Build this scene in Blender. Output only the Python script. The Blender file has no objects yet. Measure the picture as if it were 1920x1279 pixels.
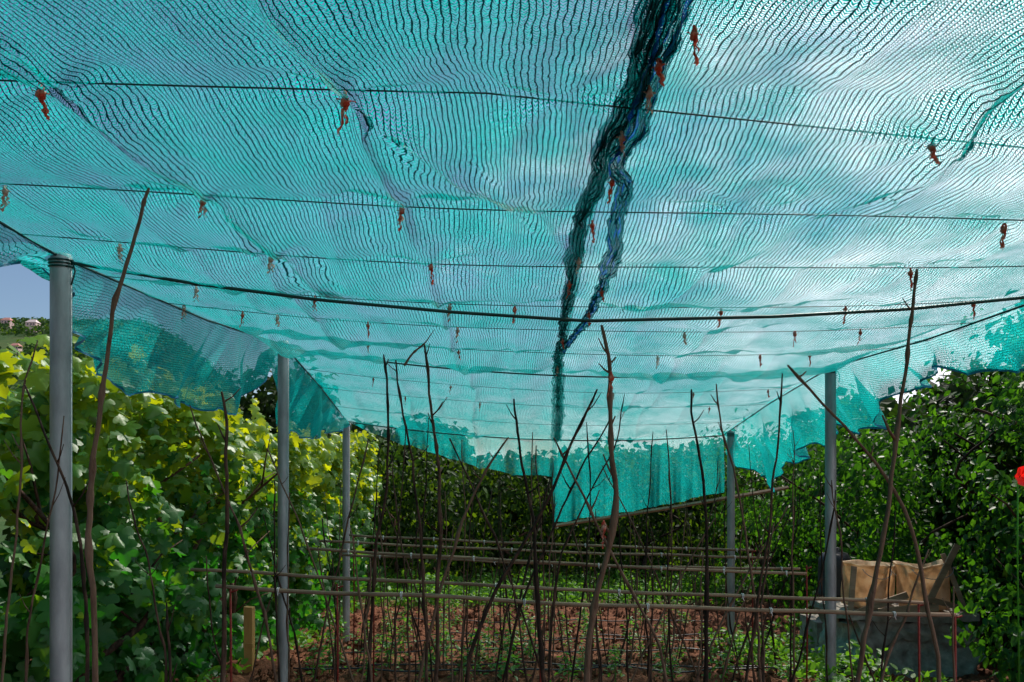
import bpy, math, random
import numpy as np
from mathutils import Vector, noise as mn
random.seed(7); rng=np.random.default_rng(7)
scn=bpy.context.scene; col=scn.collection
EYE=1.33; F=1493.0
# ------------------------------------------------------------ helpers
def link(o): col.objects.link(o); return o
def reg(o,label,cat,group=None):
    o["label"]=label; o["category"]=cat
    if group: o["group"]=group
    return o
def mesh_obj(name,v,f,mats,uv=None,smooth=True,matidx=None):
    me=bpy.data.meshes.new(name)
    if isinstance(v,np.ndarray): v=v.tolist()
    if isinstance(f,np.ndarray): f=f.tolist()
    me.from_pydata(v,[],f); 
    for m in (mats if isinstance(mats,list) else [mats]): me.materials.append(m)
    if uv is not None:
        l=me.uv_layers.new(name="UVMap"); idx=np.empty(len(me.loops),dtype=np.int32)
        me.loops.foreach_get("vertex_index",idx)
        l.data.foreach_set("uv",np.asarray(uv,dtype=np.float32)[idx].ravel())
    if smooth: me.polygons.foreach_set("use_smooth",[True]*len(me.polygons))
    if matidx is not None: me.polygons.foreach_set("material_index",matidx)
    me.update()
    return link(bpy.data.objects.new(name,me))
def empty(name,loc):
    e=bpy.data.objects.new(name,None); e.location=loc; e.empty_display_size=.1; return link(e)
def cat(pts,n):
    P=[Vector(p) for p in pts]; P=[P[0]*2-P[1]]+P+[P[-1]*2-P[-2]]; out=[]
    for i in range(1,len(P)-2):
        a,b,c,d=P[i-1:i+3]
        for k in range(n):
            t=k/n
            out.append(.5*((2*b)+(c-a)*t+(2*a-5*b+4*c-d)*t*t+(3*b-a-3*c+d)*t**3))
    out.append(P[-2]); return out
def tube(pts,rad,seg=7,base=0,v=None,f=None):
    if v is None: v=[];f=[]
    b=len(v); pts=[Vector(p) for p in pts]; n=len(pts)
    for i,p in enumerate(pts):
        t=(pts[min(i+1,n-1)]-pts[max(i-1,0)]).normalized()
        a=Vector((0,1,0)) if abs(t.y)<.8 else Vector((1,0,0))
        s=t.cross(a).normalized(); u=s.cross(t)
        r=rad[i] if hasattr(rad,'__len__') else rad
        for k in range(seg):
            an=2*math.pi*k/seg; v.append(tuple(p+(s*math.cos(an)+u*math.sin(an))*r))
    for i in range(n-1):
        for k in range(seg):
            k2=(k+1)%seg; f.append((b+i*seg+k,b+i*seg+k2,b+(i+1)*seg+k2,b+(i+1)*seg+k))
    f.append(tuple(b+k for k in range(seg))[::-1]); f.append(tuple(b+(n-1)*seg+k for k in range(seg)))
    return v,f
def box(cx,cy,cz,sx,sy,sz,v,f,jit=0):
    b=len(v)
    for x in(-1,1):
        for y in(-1,1):
            for z in(-1,1):
                v.append((cx+x*sx/2+random.uniform(-jit,jit),cy+y*sy/2+random.uniform(-jit,jit),cz+z*sz/2+random.uniform(-jit,jit)))
    for q in((0,1,3,2),(4,6,7,5),(0,4,5,1),(2,3,7,6),(0,2,6,4),(1,5,7,3)): f.append(tuple(b+i for i in q))
def lathe(prof,seg,v,f,cx=0,cy=0,cz=0,sq=1.0):
    b=len(v)
    for r,z in prof:
        for k in range(seg):
            a=2*math.pi*k/seg; c,s=math.cos(a),math.sin(a)
            c=math.copysign(abs(c)**sq,c); s=math.copysign(abs(s)**sq,s)
            v.append((cx+r*c,cy+r*s,cz+z))
    for i in range(len(prof)-1):
        for k in range(seg):
            k2=(k+1)%seg; f.append((b+i*seg+k,b+i*seg+k2,b+(i+1)*seg+k2,b+(i+1)*seg+k))
# ------------------------------------------------------------ materials
def newmat(name):
    m=bpy.data.materials.new(name); m.use_nodes=True; nt=m.node_tree
    for n in list(nt.nodes): nt.nodes.remove(n)
    out=nt.nodes.new('ShaderNodeOutputMaterial'); return m,nt,out
def N(nt,t,**kw):
    n=nt.nodes.new(t)
    for k,v in kw.items():
        if k in('operation','blend_type','noise_dimensions','feature','data_type','bands_direction','wave_type'): setattr(n,k,v)
        else: n.inputs[k].default_value=v
    return n
def M(nt,op,a,b=None,c=None):
    n=nt.nodes.new('ShaderNodeMath'); n.operation=op
    for i,x in enumerate((a,b,c)):
        if x is None: continue
        if isinstance(x,(int,float)): n.inputs[i].default_value=x
        else: nt.links.new(x,n.inputs[i])
    return n.outputs[0]
def ramp(nt,fac,stops):
    r=nt.nodes.new('ShaderNodeValToRGB'); e=r.color_ramp.elements
    while len(e)<len(stops): e.new(.5)
    for i,(p,c) in enumerate(stops): e[i].position=p; e[i].color=(*c,1)
    nt.links.new(fac,r.inputs[0]); return r.outputs[0]
def simple(name,cols,scale=20,rough=.7,metal=0,bump=.3,stretch=(1,1,1),spec=.4,coord='Object',objrand=False,trans=0):
    m,nt,out=newmat(name); L=nt.links
    tc=nt.nodes.new('ShaderNodeTexCoord'); mp=nt.nodes.new('ShaderNodeMapping'); mp.inputs['Scale'].default_value=stretch
    L.new(tc.outputs[coord],mp.inputs[0])
    n=N(nt,'ShaderNodeTexNoise',Scale=scale,Detail=6,Roughness=.6); L.new(mp.outputs[0],n.inputs['Vector'])
    fac=n.outputs[0]
    if objrand:
        oi=nt.nodes.new('ShaderNodeObjectInfo'); fac=M(nt,'ADD',fac,M(nt,'MULTIPLY',M(nt,'SUBTRACT',oi.outputs['Random'],.5),.5))
    k=len(cols); c=ramp(nt,fac,[(.3+.4*i/(max(k-1,1)),cc) for i,cc in enumerate(cols)])
    p=N(nt,'ShaderNodeBsdfPrincipled',Roughness=rough,Metallic=metal); p.inputs['Specular IOR Level'].default_value=spec
    L.new(c,p.inputs['Base Color'])
    if bump:
        b=N(nt,'ShaderNodeBump',Strength=bump,Distance=.01); L.new(n.outputs[0],b.inputs['Height']); L.new(b.outputs[0],p.inputs['Normal'])
    if trans:
        t=nt.nodes.new('ShaderNodeBsdfTranslucent'); L.new(c,t.inputs[0]); ms=nt.nodes.new('ShaderNodeMixShader'); ms.inputs[0].default_value=trans
        L.new(p.outputs[0],ms.inputs[1]); L.new(t.outputs[0],ms.inputs[2]); L.new(ms.outputs[0],out.inputs[0])
    else: L.new(p.outputs[0],out.inputs[0])
    return m
def leafmat(name,stops,trans,gloss=.35,back=(.10,.17,.07),tw=.45,rough=.48,zb=0,tlow=None):
    m,nt,out=newmat(name); L=nt.links
    g=nt.nodes.new('ShaderNodeNewGeometry'); tc=nt.nodes.new('ShaderNodeTexCoord')
    n=N(nt,'ShaderNodeTexNoise',Scale=1.6,Detail=2); L.new(tc.outputs['Object'],n.inputs['Vector'])
    fac=M(nt,'ADD',M(nt,'MULTIPLY',g.outputs['Random Per Island'],.6),M(nt,'MULTIPLY',n.outputs[0],.45))
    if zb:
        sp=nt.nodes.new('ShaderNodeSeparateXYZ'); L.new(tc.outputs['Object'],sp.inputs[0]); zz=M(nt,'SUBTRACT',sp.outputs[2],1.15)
        fac=M(nt,'ADD',fac,M(nt,'MULTIPLY',zz,zb))  # height bias paints sunlit tops and shaded lower leaves into the colour
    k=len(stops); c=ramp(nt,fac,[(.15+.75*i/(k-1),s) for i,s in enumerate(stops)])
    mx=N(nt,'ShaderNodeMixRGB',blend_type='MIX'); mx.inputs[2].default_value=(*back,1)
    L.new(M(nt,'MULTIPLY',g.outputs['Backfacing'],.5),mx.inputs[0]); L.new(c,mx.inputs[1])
    p=N(nt,'ShaderNodeBsdfPrincipled',Roughness=rough); p.inputs['Specular IOR Level'].default_value=gloss
    L.new(mx.outputs[0],p.inputs['Base Color'])
    n2=N(nt,'ShaderNodeTexNoise',Scale=60,Detail=3); L.new(tc.outputs['Object'],n2.inputs['Vector'])
    b=N(nt,'ShaderNodeBump',Strength=.35,Distance=.004); L.new(n2.outputs[0],b.inputs['Height']); L.new(b.outputs[0],p.inputs['Normal'])
    t=nt.nodes.new('ShaderNodeBsdfTranslucent')
    tcn=N(nt,'ShaderNodeMixRGB',blend_type='MIX'); tcn.inputs[0].default_value=.8; L.new(c,tcn.inputs[1]); tcn.inputs[2].default_value=(*trans,1)
    if tlow:
        tsrc=ramp(nt,fac,[(.35,tlow),(.85,trans)]); L.new(tsrc,tcn.inputs[2])
    L.new(tcn.outputs[0],t.inputs[0])
    ms=nt.nodes.new('ShaderNodeMixShader'); ms.inputs[0].default_value=tw; L.new(p.outputs[0],ms.inputs[1]); L.new(t.outputs[0],ms.inputs[2])
    L.new(ms.outputs[0],out.inputs[0]); return m
def netmat(name,rib=.0106,ribw=.22,open_=.40,thread=.0066,colT=(.001,.40,.375),colD=(.003,.17,.165),dark=(.0,.022,.026),blue=False,tmix=.28,opvar=1.3,rough=.5):
    m,nt,out=newmat(name); L=nt.links
    uv=nt.nodes.new('ShaderNodeUVMap'); uv.uv_map="UVMap"; sp=nt.nodes.new('ShaderNodeSeparateXYZ'); L.new(uv.outputs[0],sp.inputs[0])
    U,V=sp.outputs[0],sp.outputs[1]
    nz=N(nt,'ShaderNodeTexNoise',Scale=2.6,Detail=6,Roughness=.68); L.new(uv.outputs[0],nz.inputs['Vector'])
    nz2=N(nt,'ShaderNodeTexNoise',Scale=90,Detail=2); L.new(uv.outputs[0],nz2.inputs['Vector'])
    nz3=N(nt,'ShaderNodeTexNoise',Scale=22,Detail=2); L.new(uv.outputs[0],nz3.inputs['Vector'])
    u1=M(nt,'ADD',M(nt,'DIVIDE',U,rib),M(nt,'MULTIPLY',nz2.outputs[0],.35))
    u1=M(nt,'ADD',u1,M(nt,'MULTIPLY',nz3.outputs[0],1.1))
    fr=M(nt,'FRACT',u1)
    tri=M(nt,'ABSOLUTE',M(nt,'SUBTRACT',fr,.5))
    ribm=M(nt,'GREATER_THAN',tri,M(nt,'SUBTRACT',.5-ribw/2+.07,M(nt,'MULTIPLY',nz2.outputs[0],.14)))
    vv=M(nt,'ADD',M(nt,'DIVIDE',V,thread),M(nt,'MULTIPLY',tri,2.2))
    vv=M(nt,'ADD',vv,M(nt,'MULTIPLY',nz2.outputs[0],1.6))
    th=M(nt,'ABSOLUTE',M(nt,'SUBTRACT',M(nt,'FRACT',vv),.5))
    op=M(nt,'ADD',M(nt,'MULTIPLY',M(nt,'SUBTRACT',nz.outputs[0],.5),opvar),open_)
    openm=M(nt,'LESS_THAN',th,M(nt,'MULTIPLY',op,.5))
    openm=M(nt,'MULTIPLY',openm,M(nt,'SUBTRACT',1,ribm))
    n3=N(nt,'ShaderNodeTexNoise',Scale=240,Detail=1); L.new(uv.outputs[0],n3.inputs['Vector'])
    mxT=N(nt,'ShaderNodeMixRGB',blend_type='MIX'); L.new(ramp(nt,n3.outputs[0],[(.38,(0,0,0)),(.62,(1,1,1))]),mxT.inputs[0]); mxT.inputs[1].default_value=(*[c*.35 for c in colT],1); mxT.inputs[2].default_value=(*[min(1,c*1.55) for c in colT],1)
    cT=N(nt,'ShaderNodeMixRGB',blend_type='MIX'); L.new(ribm,cT.inputs[0]); L.new(mxT.outputs[0],cT.inputs[1]); cT.inputs[2].default_value=(*dark,1)
    cD=N(nt,'ShaderNodeMixRGB',blend_type='MIX'); L.new(ribm,cD.inputs[0]); cD.inputs[1].default_value=(*colD,1); cD.inputs[2].default_value=(*dark,1)
    if blue:
        bs=M(nt,'LESS_THAN',M(nt,'ABSOLUTE',M(nt,'SUBTRACT',M(nt,'FRACT',M(nt,'MULTIPLY',U,30)),.5)),.11)
        for nm in('cT','cD'):
            src=cT if nm=='cT' else cD
            mb=N(nt,'ShaderNodeMixRGB',blend_type='MIX'); L.new(bs,mb.inputs[0]); L.new(src.outputs[0],mb.inputs[1]); mb.inputs[2].default_value=(.01,.10,.50,1)
            if nm=='cT': cT=mb
            else: cD=mb
    tr=nt.nodes.new('ShaderNodeBsdfTranslucent'); L.new(cT.outputs[0],tr.inputs[0])
    pr=N(nt,'ShaderNodeBsdfPrincipled',Roughness=rough); L.new(cD.outputs[0],pr.inputs['Base Color']); pr.inputs['Specular IOR Level'].default_value=.25
    a=nt.nodes.new('ShaderNodeMixShader'); a.inputs[0].default_value=tmix; L.new(tr.outputs[0],a.inputs[1]); L.new(pr.outputs[0],a.inputs[2])
    tp=nt.nodes.new('ShaderNodeBsdfTransparent'); tp.inputs[0].default_value=(.92,1,1,1)
    b=nt.nodes.new('ShaderNodeMixShader'); L.new(openm,b.inputs[0]); L.new(a.outputs[0],b.inputs[1]); L.new(tp.outputs[0],b.inputs[2])
    L.new(b.outputs[0],out.inputs[0]); return m
MNET=netmat("shade_net_knit")
MFLAP=netmat("shade_net_hanging",open_=.26,colT=(.006,.68,.62),colD=(.008,.58,.54),dark=(.002,.15,.14),ribw=.17,tmix=.5,opvar=.7,rough=.7)
MCURT=netmat("shade_net_end",open_=.48,colT=(.006,.60,.56),colD=(.008,.34,.32),dark=(.003,.07,.07),ribw=.18,opvar=.7)
MSTRIP=netmat("net_selvage",rib=.0065,ribw=.35,open_=.24,colT=(.003,.12,.12),colD=(.003,.06,.07),opvar=.7)
MSTRIPB=netmat("net_selvage_blue",rib=.0065,ribw=.3,open_=.24,colT=(.004,.16,.19),colD=(.004,.07,.11),blue=True,opvar=.7)
MBLUE=simple("blue_hem",[(.004,.14,.24),(.01,.22,.40)],40,.5)
MWIRE=simple("green_wire",[(.004,.03,.03),(.01,.06,.05)],30,.4)
MGALV=simple("galvanised_steel",[(.20,.21,.22),(.40,.42,.43)],14,.5,.35,.25,(1,1,.3))
MBARK=simple("stake_bark",[(.018,.011,.008),(.075,.040,.027),(.15,.09,.06)],40,.85,0,1.0,(1,1,.3),objrand=True,spec=.2)
MRAIL=simple("rail_wood",[(.10,.065,.045),(.32,.22,.14)],30,.75,0,.5,(.15,1,1),spec=.2)
MRED=simple("red_paint_metal",[(.12,.012,.01),(.24,.03,.02)],60,.7,spec=.2)
MCLR=simple("rag_red",[(.60,.05,.03),(.70,.08,.04),(.72,.25,.16),(.75,.55,.45)],60,.9,0,.8,trans=.35)
MCLW=simple("rag_pale",[(.65,.10,.06),(.60,.45,.36),(.72,.63,.55)],40,.9,0,.8,objrand=True,trans=.35)
MVINE=leafmat("grape_leaf",[(.010,.065,.010),(.022,.13,.014),(.05,.22,.018),(.15,.33,.012)],(.74,.76,.005),.36,(.05,.17,.05),.50,.42,zb=.42,tlow=(.05,.34,.01))  # yellow sunlit glow on the vine tops is painted in by height
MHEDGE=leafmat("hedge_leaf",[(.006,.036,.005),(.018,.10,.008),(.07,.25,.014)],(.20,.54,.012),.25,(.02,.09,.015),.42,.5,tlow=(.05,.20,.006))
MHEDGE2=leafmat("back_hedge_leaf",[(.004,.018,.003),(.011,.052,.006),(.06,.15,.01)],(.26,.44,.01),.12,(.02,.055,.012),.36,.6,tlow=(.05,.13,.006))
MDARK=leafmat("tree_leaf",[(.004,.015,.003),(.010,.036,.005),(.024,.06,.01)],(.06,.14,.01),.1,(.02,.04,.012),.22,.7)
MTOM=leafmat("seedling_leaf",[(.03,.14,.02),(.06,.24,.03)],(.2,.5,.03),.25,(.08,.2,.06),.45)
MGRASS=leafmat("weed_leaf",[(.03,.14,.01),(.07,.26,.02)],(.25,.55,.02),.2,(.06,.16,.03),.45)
MCONC=simple("weathered_concrete",[(.18,.155,.13),(.30,.27,.235),(.50,.45,.38)],12,.95,0,1.0,spec=.1)
MTUB=simple("tan_plastic",[(.45,.30,.17),(.76,.56,.36),(.88,.74,.55)],9,.75,0,.4,trans=.4)
MBLACK=simple("dark_plastic",[(.012,.016,.02),(.03,.035,.04)],12,.5,0,.2)
MYEL=simple("yellow_timber",[(.28,.15,.04),(.42,.24,.07)],20,.7,0,.3,(1,1,.2))
MPLANK=simple("old_plank",[(.20,.13,.08),(.42,.29,.19)],20,.8,0,.5,(.2,1,1))
MWHITE=simple("white_string",[(.6,.6,.6),(.8,.8,.8)],20,.8)
MPOPPY=simple("poppy_petal",[(.85,.01,.01),(.95,.03,.015)],20,.5,trans=.4)
# ------------------------------------------------------------ terrain
def gz(x,y):
    z=0.0
    if y>5: z=-.1*(min(y,8.2)-5)
    if y>60:
        t=min(1,(y-60)/300.); sx=min(1,max(0,(-x-.20*y)/(.28*y)))
        z+=66*t*t*(3-2*t)*(sx*sx*(3-2*sx))
        z+=4*mn.noise((x*.012,y*.012,3))*t
    return z
def fine(x,y):
    return .045*mn.noise((x*2.1,y*2.6,0))+.035*mn.noise((x*7,y*7,1))+.022*mn.noise((x*19,y*19,2))+.03*math.sin(y*9.5)
def axis(lo,hi,flo,fhi,step,g=1.13):
    a=list(np.arange(flo,fhi,step)); s=step; p=a[-1]
    while p<hi: s*=g; p+=s; a.append(p)
    s=step; p=flo; pre=[]
    while p>lo: s*=g; p-=s; pre.append(p)
    return pre[::-1]+a
xs=axis(-1200,1200,-2.4,3.4,.03); ys=axis(-40,1500,4.6,10.0,.03)
V=[];
for y in ys:
    for x in xs:
        z=gz(x,y)
        if -3<x<4 and 2<y<12: z+=fine(x,y)
        V.append((x,y,z))
nx=len(xs); Fc=[(j*nx+i,j*nx+i+1,(j+1)*nx+i+1,(j+1)*nx+i) for j in range(len(ys)-1) for i in range(nx-1)]
m,nt,out=newmat("soil_and_grass"); L=nt.links
tc=nt.nodes.new('ShaderNodeTexCoord'); sp=nt.nodes.new('ShaderNodeSeparateXYZ'); L.new(tc.outputs['Object'],sp.inputs[0])
n=N(nt,'ShaderNodeTexNoise',Scale=9,Detail=10,Roughness=.7); L.new(tc.outputs['Object'],n.inputs['Vector'])
soil=ramp(nt,n.outputs[0],[(.32,(.045,.017,.009)),(.5,(.18,.070,.036)),(.72,(.36,.155,.085))])
n2=N(nt,'ShaderNodeTexNoise',Scale=.03,Detail=8,Roughness=.65); L.new(tc.outputs['Object'],n2.inputs['Vector'])
gr=ramp(nt,n2.outputs[0],[(.35,(.015,.04,.010)),(.5,(.035,.08,.018)),(.65,(.10,.11,.04))])
nb=N(nt,'ShaderNodeTexNoise',Scale=1.5,Detail=3); L.new(tc.outputs['Object'],nb.inputs['Vector'])
k=M(nt,'ADD',sp.outputs[1],M(nt,'MULTIPLY',nb.outputs[0],1.5))
mr=nt.nodes.new('ShaderNodeMapRange'); L.new(k,mr.inputs[0]); mr.inputs[1].default_value=10.8; mr.inputs[2].default_value=12
mx=N(nt,'ShaderNodeMixRGB'); L.new(mr.outputs[0],mx.inputs[0]); L.new(soil,mx.inputs[1]); L.new(gr,mx.inputs[2])
p=N(nt,'ShaderNodeBsdfPrincipled',Roughness=.95); p.inputs['Specular IOR Level'].default_value=.15; L.new(mx.outputs[0],p.inputs['Base Color'])
b=N(nt,'ShaderNodeBump',Strength=.9,Distance=.04); n4=N(nt,'ShaderNodeTexNoise',Scale=35,Detail=6,Roughness=.7); L.new(tc.outputs['Object'],n4.inputs['Vector']); L.new(n4.outputs[0],b.inputs['Height']); L.new(b.outputs[0],p.inputs['Normal'])
L.new(p.outputs[0],out.inputs[0]); MSOIL=m
g=mesh_obj("ground",V,Fc,MSOIL); reg(g,"reddish brown tilled garden soil running into green hills","ground"); g["kind"]="structure"
v=[];f=[]
for i in range(5500):
    x=random.uniform(-2.1,2.6); y=random.uniform(4.8,10.5); s=random.choice((.008,.012,.018,.034))*random.uniform(.7,1.3)
    z=gz(x,y)+fine(x,y)
    b0=len(v)
    for d in((1,0,0),(-1,0,0),(0,1,0),(0,-1,0),(0,0,1),(0,0,-1)):
        v.append(tuple(c+dd*s*random.uniform(.6,1.2) for c,dd in zip((x,y,z+s*.3),d)))
    for q in((0,2,4),(2,1,4),(1,3,4),(3,0,4),(2,0,5),(1,2,5),(3,1,5),(0,3,5)): f.append(tuple(b0+j for j in q))
o=mesh_obj("soil_clods",v,f,MSOIL,smooth=False); reg(o,"loose brown clods of earth on the tilled bed","soil"); o["kind"]="stuff"
# ------------------------------------------------------------ leaf clouds
half=[(0,.05),(.20,-.13),(.42,-.06),(.52,.14),(.47,.26),(.30,.31),(.50,.42),(.56,.58),(.40,.66),(.22,.62),(.20,.80),(.10,.90)]
outl=half+[(0,1.03)]+[(-x,y) for x,y in half[:0:-1]]
GV=[(0,.35,.06)]+[(x,y,-.25*(x*x+(y-.35)**2)+.04*math.sin(7*y)) for x,y in outl]
GF=[(0,i+1,(i+1)%len(outl)+1) for i in range(len(outl))]
OV=[(0,0,0),(.22,.22,.05),(.27,.5,.06),(.16,.8,.03),(0,1.0,-.06),(-.16,.8,.03),(-.27,.5,.06),(-.22,.22,.05),(0,.5,-.02)]
OF=[(0,1,8),(1,2,8),(2,3,8),(3,4,8),(4,5,8),(5,6,8),(6,7,8),(7,0,8)]
DV=[(0,0,0),(.33,.45,.07),(0,1.0,-.05),(-.33,.45,.07)]; DF=[(0,1,2),(0,2,3)]
def leaves(name,P,size,nb,tv,tf,mat,droop=1.0,spread=.8):
    n=len(P); tv=np.array(tv,float); tf=np.array(tf)
    nn=np.asarray(nb)+rng.normal(0,spread*.6,(n,3)); nn/=np.linalg.norm(nn,axis=1)[:,None]
    d=np.tile([0,0,-droop],(n,1))+rng.normal(0,.55,(n,3)); d-=nn*(d*nn).sum(1)[:,None]; d/=np.linalg.norm(d,axis=1)[:,None]+1e-9
    s=np.cross(nn,d); sz=np.asarray(size)[:,None,None]
    curl=rng.uniform(.3,2.2,(n,1,1))
    VV=P[:,None,:]+sz*(s[:,None,:]*tv[None,:,0:1]+d[:,None,:]*tv[None,:,1:2]+nn[:,None,:]*tv[None,:,2:3]*curl)
    FF=(np.arange(n)[:,None,None]*len(tv)+tf[None]).reshape(-1,tf.shape[1])
    V=VV.reshape(-1,3).astype(np.float32)
    me=bpy.data.meshes.new(name); me.vertices.add(len(V)); me.vertices.foreach_set("co",V.ravel())
    k=FF.shape[1]; me.loops.add(FF.size); me.loops.foreach_set("vertex_index",FF.ravel().astype(np.int32))
    me.polygons.add(len(FF)); me.polygons.foreach_set("loop_start",np.arange(0,FF.size,k,dtype=np.int32))
    me.update(calc_edges=True); me.materials.append(mat)
    me.polygons.foreach_set("use_smooth",[True]*len(FF))
    return link(bpy.data.objects.new(name,me))
def hedgepts(x0,x1,y0,y1,top,n,cl=1.6,thr=-.12,sd=0,low=0.03,sh=0):
    out=[]; 
    while len(out)<n:
        x=random.uniform(x0,x1); y=random.uniform(y0,y1); 
        T=top*(1+.10*mn.noise((x*.9+sd,y*.9,5))+.07*mn.noise((x*3+sd,y*3,9))+(.10*random.random()**4))
        z=random.uniform(low,1)**.9*T
        bul=.24*mn.noise((y*1.3,z*1.6,sd))+.18*mn.noise((y*4,z*4,sd+4))
        if mn.noise((x*cl*1.4+sd,y*cl*1.4,z*cl*1.4))+.5*mn.noise((x*4,y*4,z*4+sd))<thr: continue
        out.append((x+bul,y,z+gz(x,y)))
    return np.array(out)
def bush(kind,x0,x1,y0,y1,top,n,size,mat,tmpl,nb,label,catg,grp,ntr=5,sd=0,foln="foliage",spread=.8,thr=-.12):
    e=empty(kind,((x0+x1)/2,(y0+y1)/2,gz((x0+x1)/2,(y0+y1)/2)))
    P=hedgepts(x0,x1,y0,y1,top,n,sd=sd,thr=thr)
    c=(np.array([(x0+x1)/2,(y0+y1)/2,top*.5])-P)*-1
    NB=np.tile(nb,(len(P),1))+c*.25
    S=rng.uniform(size*.42,size*1.3,len(P))
    lo=leaves(foln,P-np.array(e.location),S,NB,tmpl[0],tmpl[1],mat,spread=spread); lo.parent=e
    v=[];f=[]
    for i in range(ntr):
        bx=random.uniform(x0+.2*(x1-x0),x1-.2*(x1-x0)); by=y0+(i+.5)/ntr*(y1-y0)
        pts=[(bx+random.uniform(-.12,.12)*k,by+random.uniform(-.15,.15)*k,gz(bx,by)-.05+top*.8*k/5) for k in range(6)]
        cp=cat(pts,4); tube(cp,[.028*(1-.75*j/len(cp)) for j in range(len(cp))],6,v=v,f=f)
        for q in range(5):
            a=Vector(cp[random.randint(5,len(cp)-3)]); d=Vector((random.uniform(-.3,.3),random.uniform(-.5,.5),random.uniform(.1,.4)))
            tube([a,a+d*.5+Vector((0,0,.04)),a+d],[.009,.006,.003],5,v=v,f=f)
    v=[(a-e.location.x,b_-e.location.y,c_-e.location.z) for a,b_,c_ in v]
    t=mesh_obj("trunk",v,f,MBARK); t.parent=e
    reg(e,label,catg,grp); return e
GT=(GV,GF); OT=(OV,OF); DT=(DV,DF)
yy=1.7
for i in range(6):
    L_=1.75
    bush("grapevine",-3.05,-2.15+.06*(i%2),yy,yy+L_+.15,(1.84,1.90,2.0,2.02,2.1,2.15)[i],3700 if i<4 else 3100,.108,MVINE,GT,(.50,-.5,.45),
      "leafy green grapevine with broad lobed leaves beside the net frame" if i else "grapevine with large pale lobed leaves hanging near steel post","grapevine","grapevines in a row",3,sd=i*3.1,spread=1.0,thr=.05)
    yy+=L_
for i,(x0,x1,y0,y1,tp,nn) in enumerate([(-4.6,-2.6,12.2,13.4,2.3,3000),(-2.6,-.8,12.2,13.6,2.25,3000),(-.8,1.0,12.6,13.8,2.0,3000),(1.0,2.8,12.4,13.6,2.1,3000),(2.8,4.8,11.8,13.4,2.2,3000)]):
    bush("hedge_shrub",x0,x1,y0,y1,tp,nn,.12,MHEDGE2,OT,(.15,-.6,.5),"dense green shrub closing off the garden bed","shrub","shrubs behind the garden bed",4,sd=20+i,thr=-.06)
for i,(x0,x1,y0,y1,tp,nn) in enumerate([(2.85,3.9,3.4,5.1,2.25,9000),(3.45,4.6,5.1,7.0,2.35,8000),(2.95,4.2,7.0,9.2,2.2,7500),(2.75,4.3,9.2,11.8,2.2,5500)]):
    bush("hedge_shrub",x0,x1,y0,y1,tp,nn,.062 if i<2 else .075,MHEDGE,OT,(-.55,-.5,.5),"tall dense small leaved green hedge shrub" if i else "tall dense green shrub carrying a red bloom","shrub","tall hedge shrubs beside the net",4,sd=40+i,thr=.06)
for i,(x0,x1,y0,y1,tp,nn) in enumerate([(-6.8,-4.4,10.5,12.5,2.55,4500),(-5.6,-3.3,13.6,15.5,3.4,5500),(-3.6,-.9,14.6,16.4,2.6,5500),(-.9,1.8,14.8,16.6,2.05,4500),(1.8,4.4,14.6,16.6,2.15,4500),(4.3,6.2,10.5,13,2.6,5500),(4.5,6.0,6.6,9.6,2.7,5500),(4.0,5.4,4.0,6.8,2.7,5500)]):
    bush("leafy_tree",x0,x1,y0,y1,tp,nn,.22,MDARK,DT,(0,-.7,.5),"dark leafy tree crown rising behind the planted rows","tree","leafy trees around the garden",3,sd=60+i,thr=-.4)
# ------------------------------------------------------------ hillside
P=[]
for i in range(7000):
    y=random.uniform(90,380); x=-y*random.uniform(.34,.80)
    if mn.noise((x*.03,y*.03,0))<-.25: continue
    for q in range(5): P.append((x+random.gauss(0,1.6),y+random.gauss(0,1.6),gz(x,y)+random.uniform(.3,2.6)))
P=np.array(P); o=leaves("hillside_woods",P,rng.uniform(1.0,2.0,len(P)),np.tile((.2,-.6,.8),(len(P),1)),DV,DF,MHEDGE2)
reg(o,"far green woods covering the hillside","woods"); o["kind"]="stuff"
MW1=simple("house_wall",[(.45,.33,.31),(.54,.42,.39)],3,.9,0,.1); MR1=simple("tile_roof",[(.34,.14,.12),(.46,.24,.20)],4,.9,0,.1); MGL=simple("window_glass",[(.03,.04,.05),(.06,.07,.09)],3,.2,0,0)
MR2=simple("pale_roof",[(.5,.42,.42),(.6,.52,.52)],4,.9,0,.1)
def house(px,d,w,h,roofm,lab):
    x=(px-960)*d/F; z=gz(x,d); e=empty("house",(x,d,z+1.2))
    v=[];f=[]; box(0,0,h/2-2,w,w*.8,h+4,v,f); o=mesh_obj("wall",v,f,MW1,smooth=False); o.parent=e
    v=[(-w*.56,-w*.46,h),(w*.56,-w*.46,h),(w*.56,w*.46,h),(-w*.56,w*.46,h),(-w*.3,0,h+w*.34),(w*.3,0,h+w*.34)]
    o=mesh_obj("roof",v,[(0,1,5,4),(2,3,4,5),(0,4,3),(1,2,5),(3,2,1,0)],roofm,smooth=False); o.parent=e
    for k in(-.28,.05,.32):
        v=[];f=[]; box(k*w,-w*.4-.02,h*.6,w*.13,.1,h*.28,v,f); o=mesh_obj("window",v,f,MGL,smooth=False); o.parent=e
    reg(e,lab,"house","houses on the far hillside")
for a in [(8,350,5,1.8,MR1,"small far house with red tile roof"),(24,356,4,1.8,MR2,"pale roofed house among trees on hillside"),(40,352,5,1.8,MR1,"small far house with red tile roof"),(58,340,3.5,1.8,MR2,"pale roofed house among trees on hillside"),(78,356,5,1.8,MR1,"small far house with red tile roof"),(14,280,3.2,1.5,MR1,"small far house with red tile roof"),(62,270,3.4,1.6,MR2,"pale roofed house among trees on hillside"),(30,220,2.4,1.4,MR1,"small far house with red tile roof"),(140,340,5,2.0,MR1,"small far house with red tile roof")]: house(*a)
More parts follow.
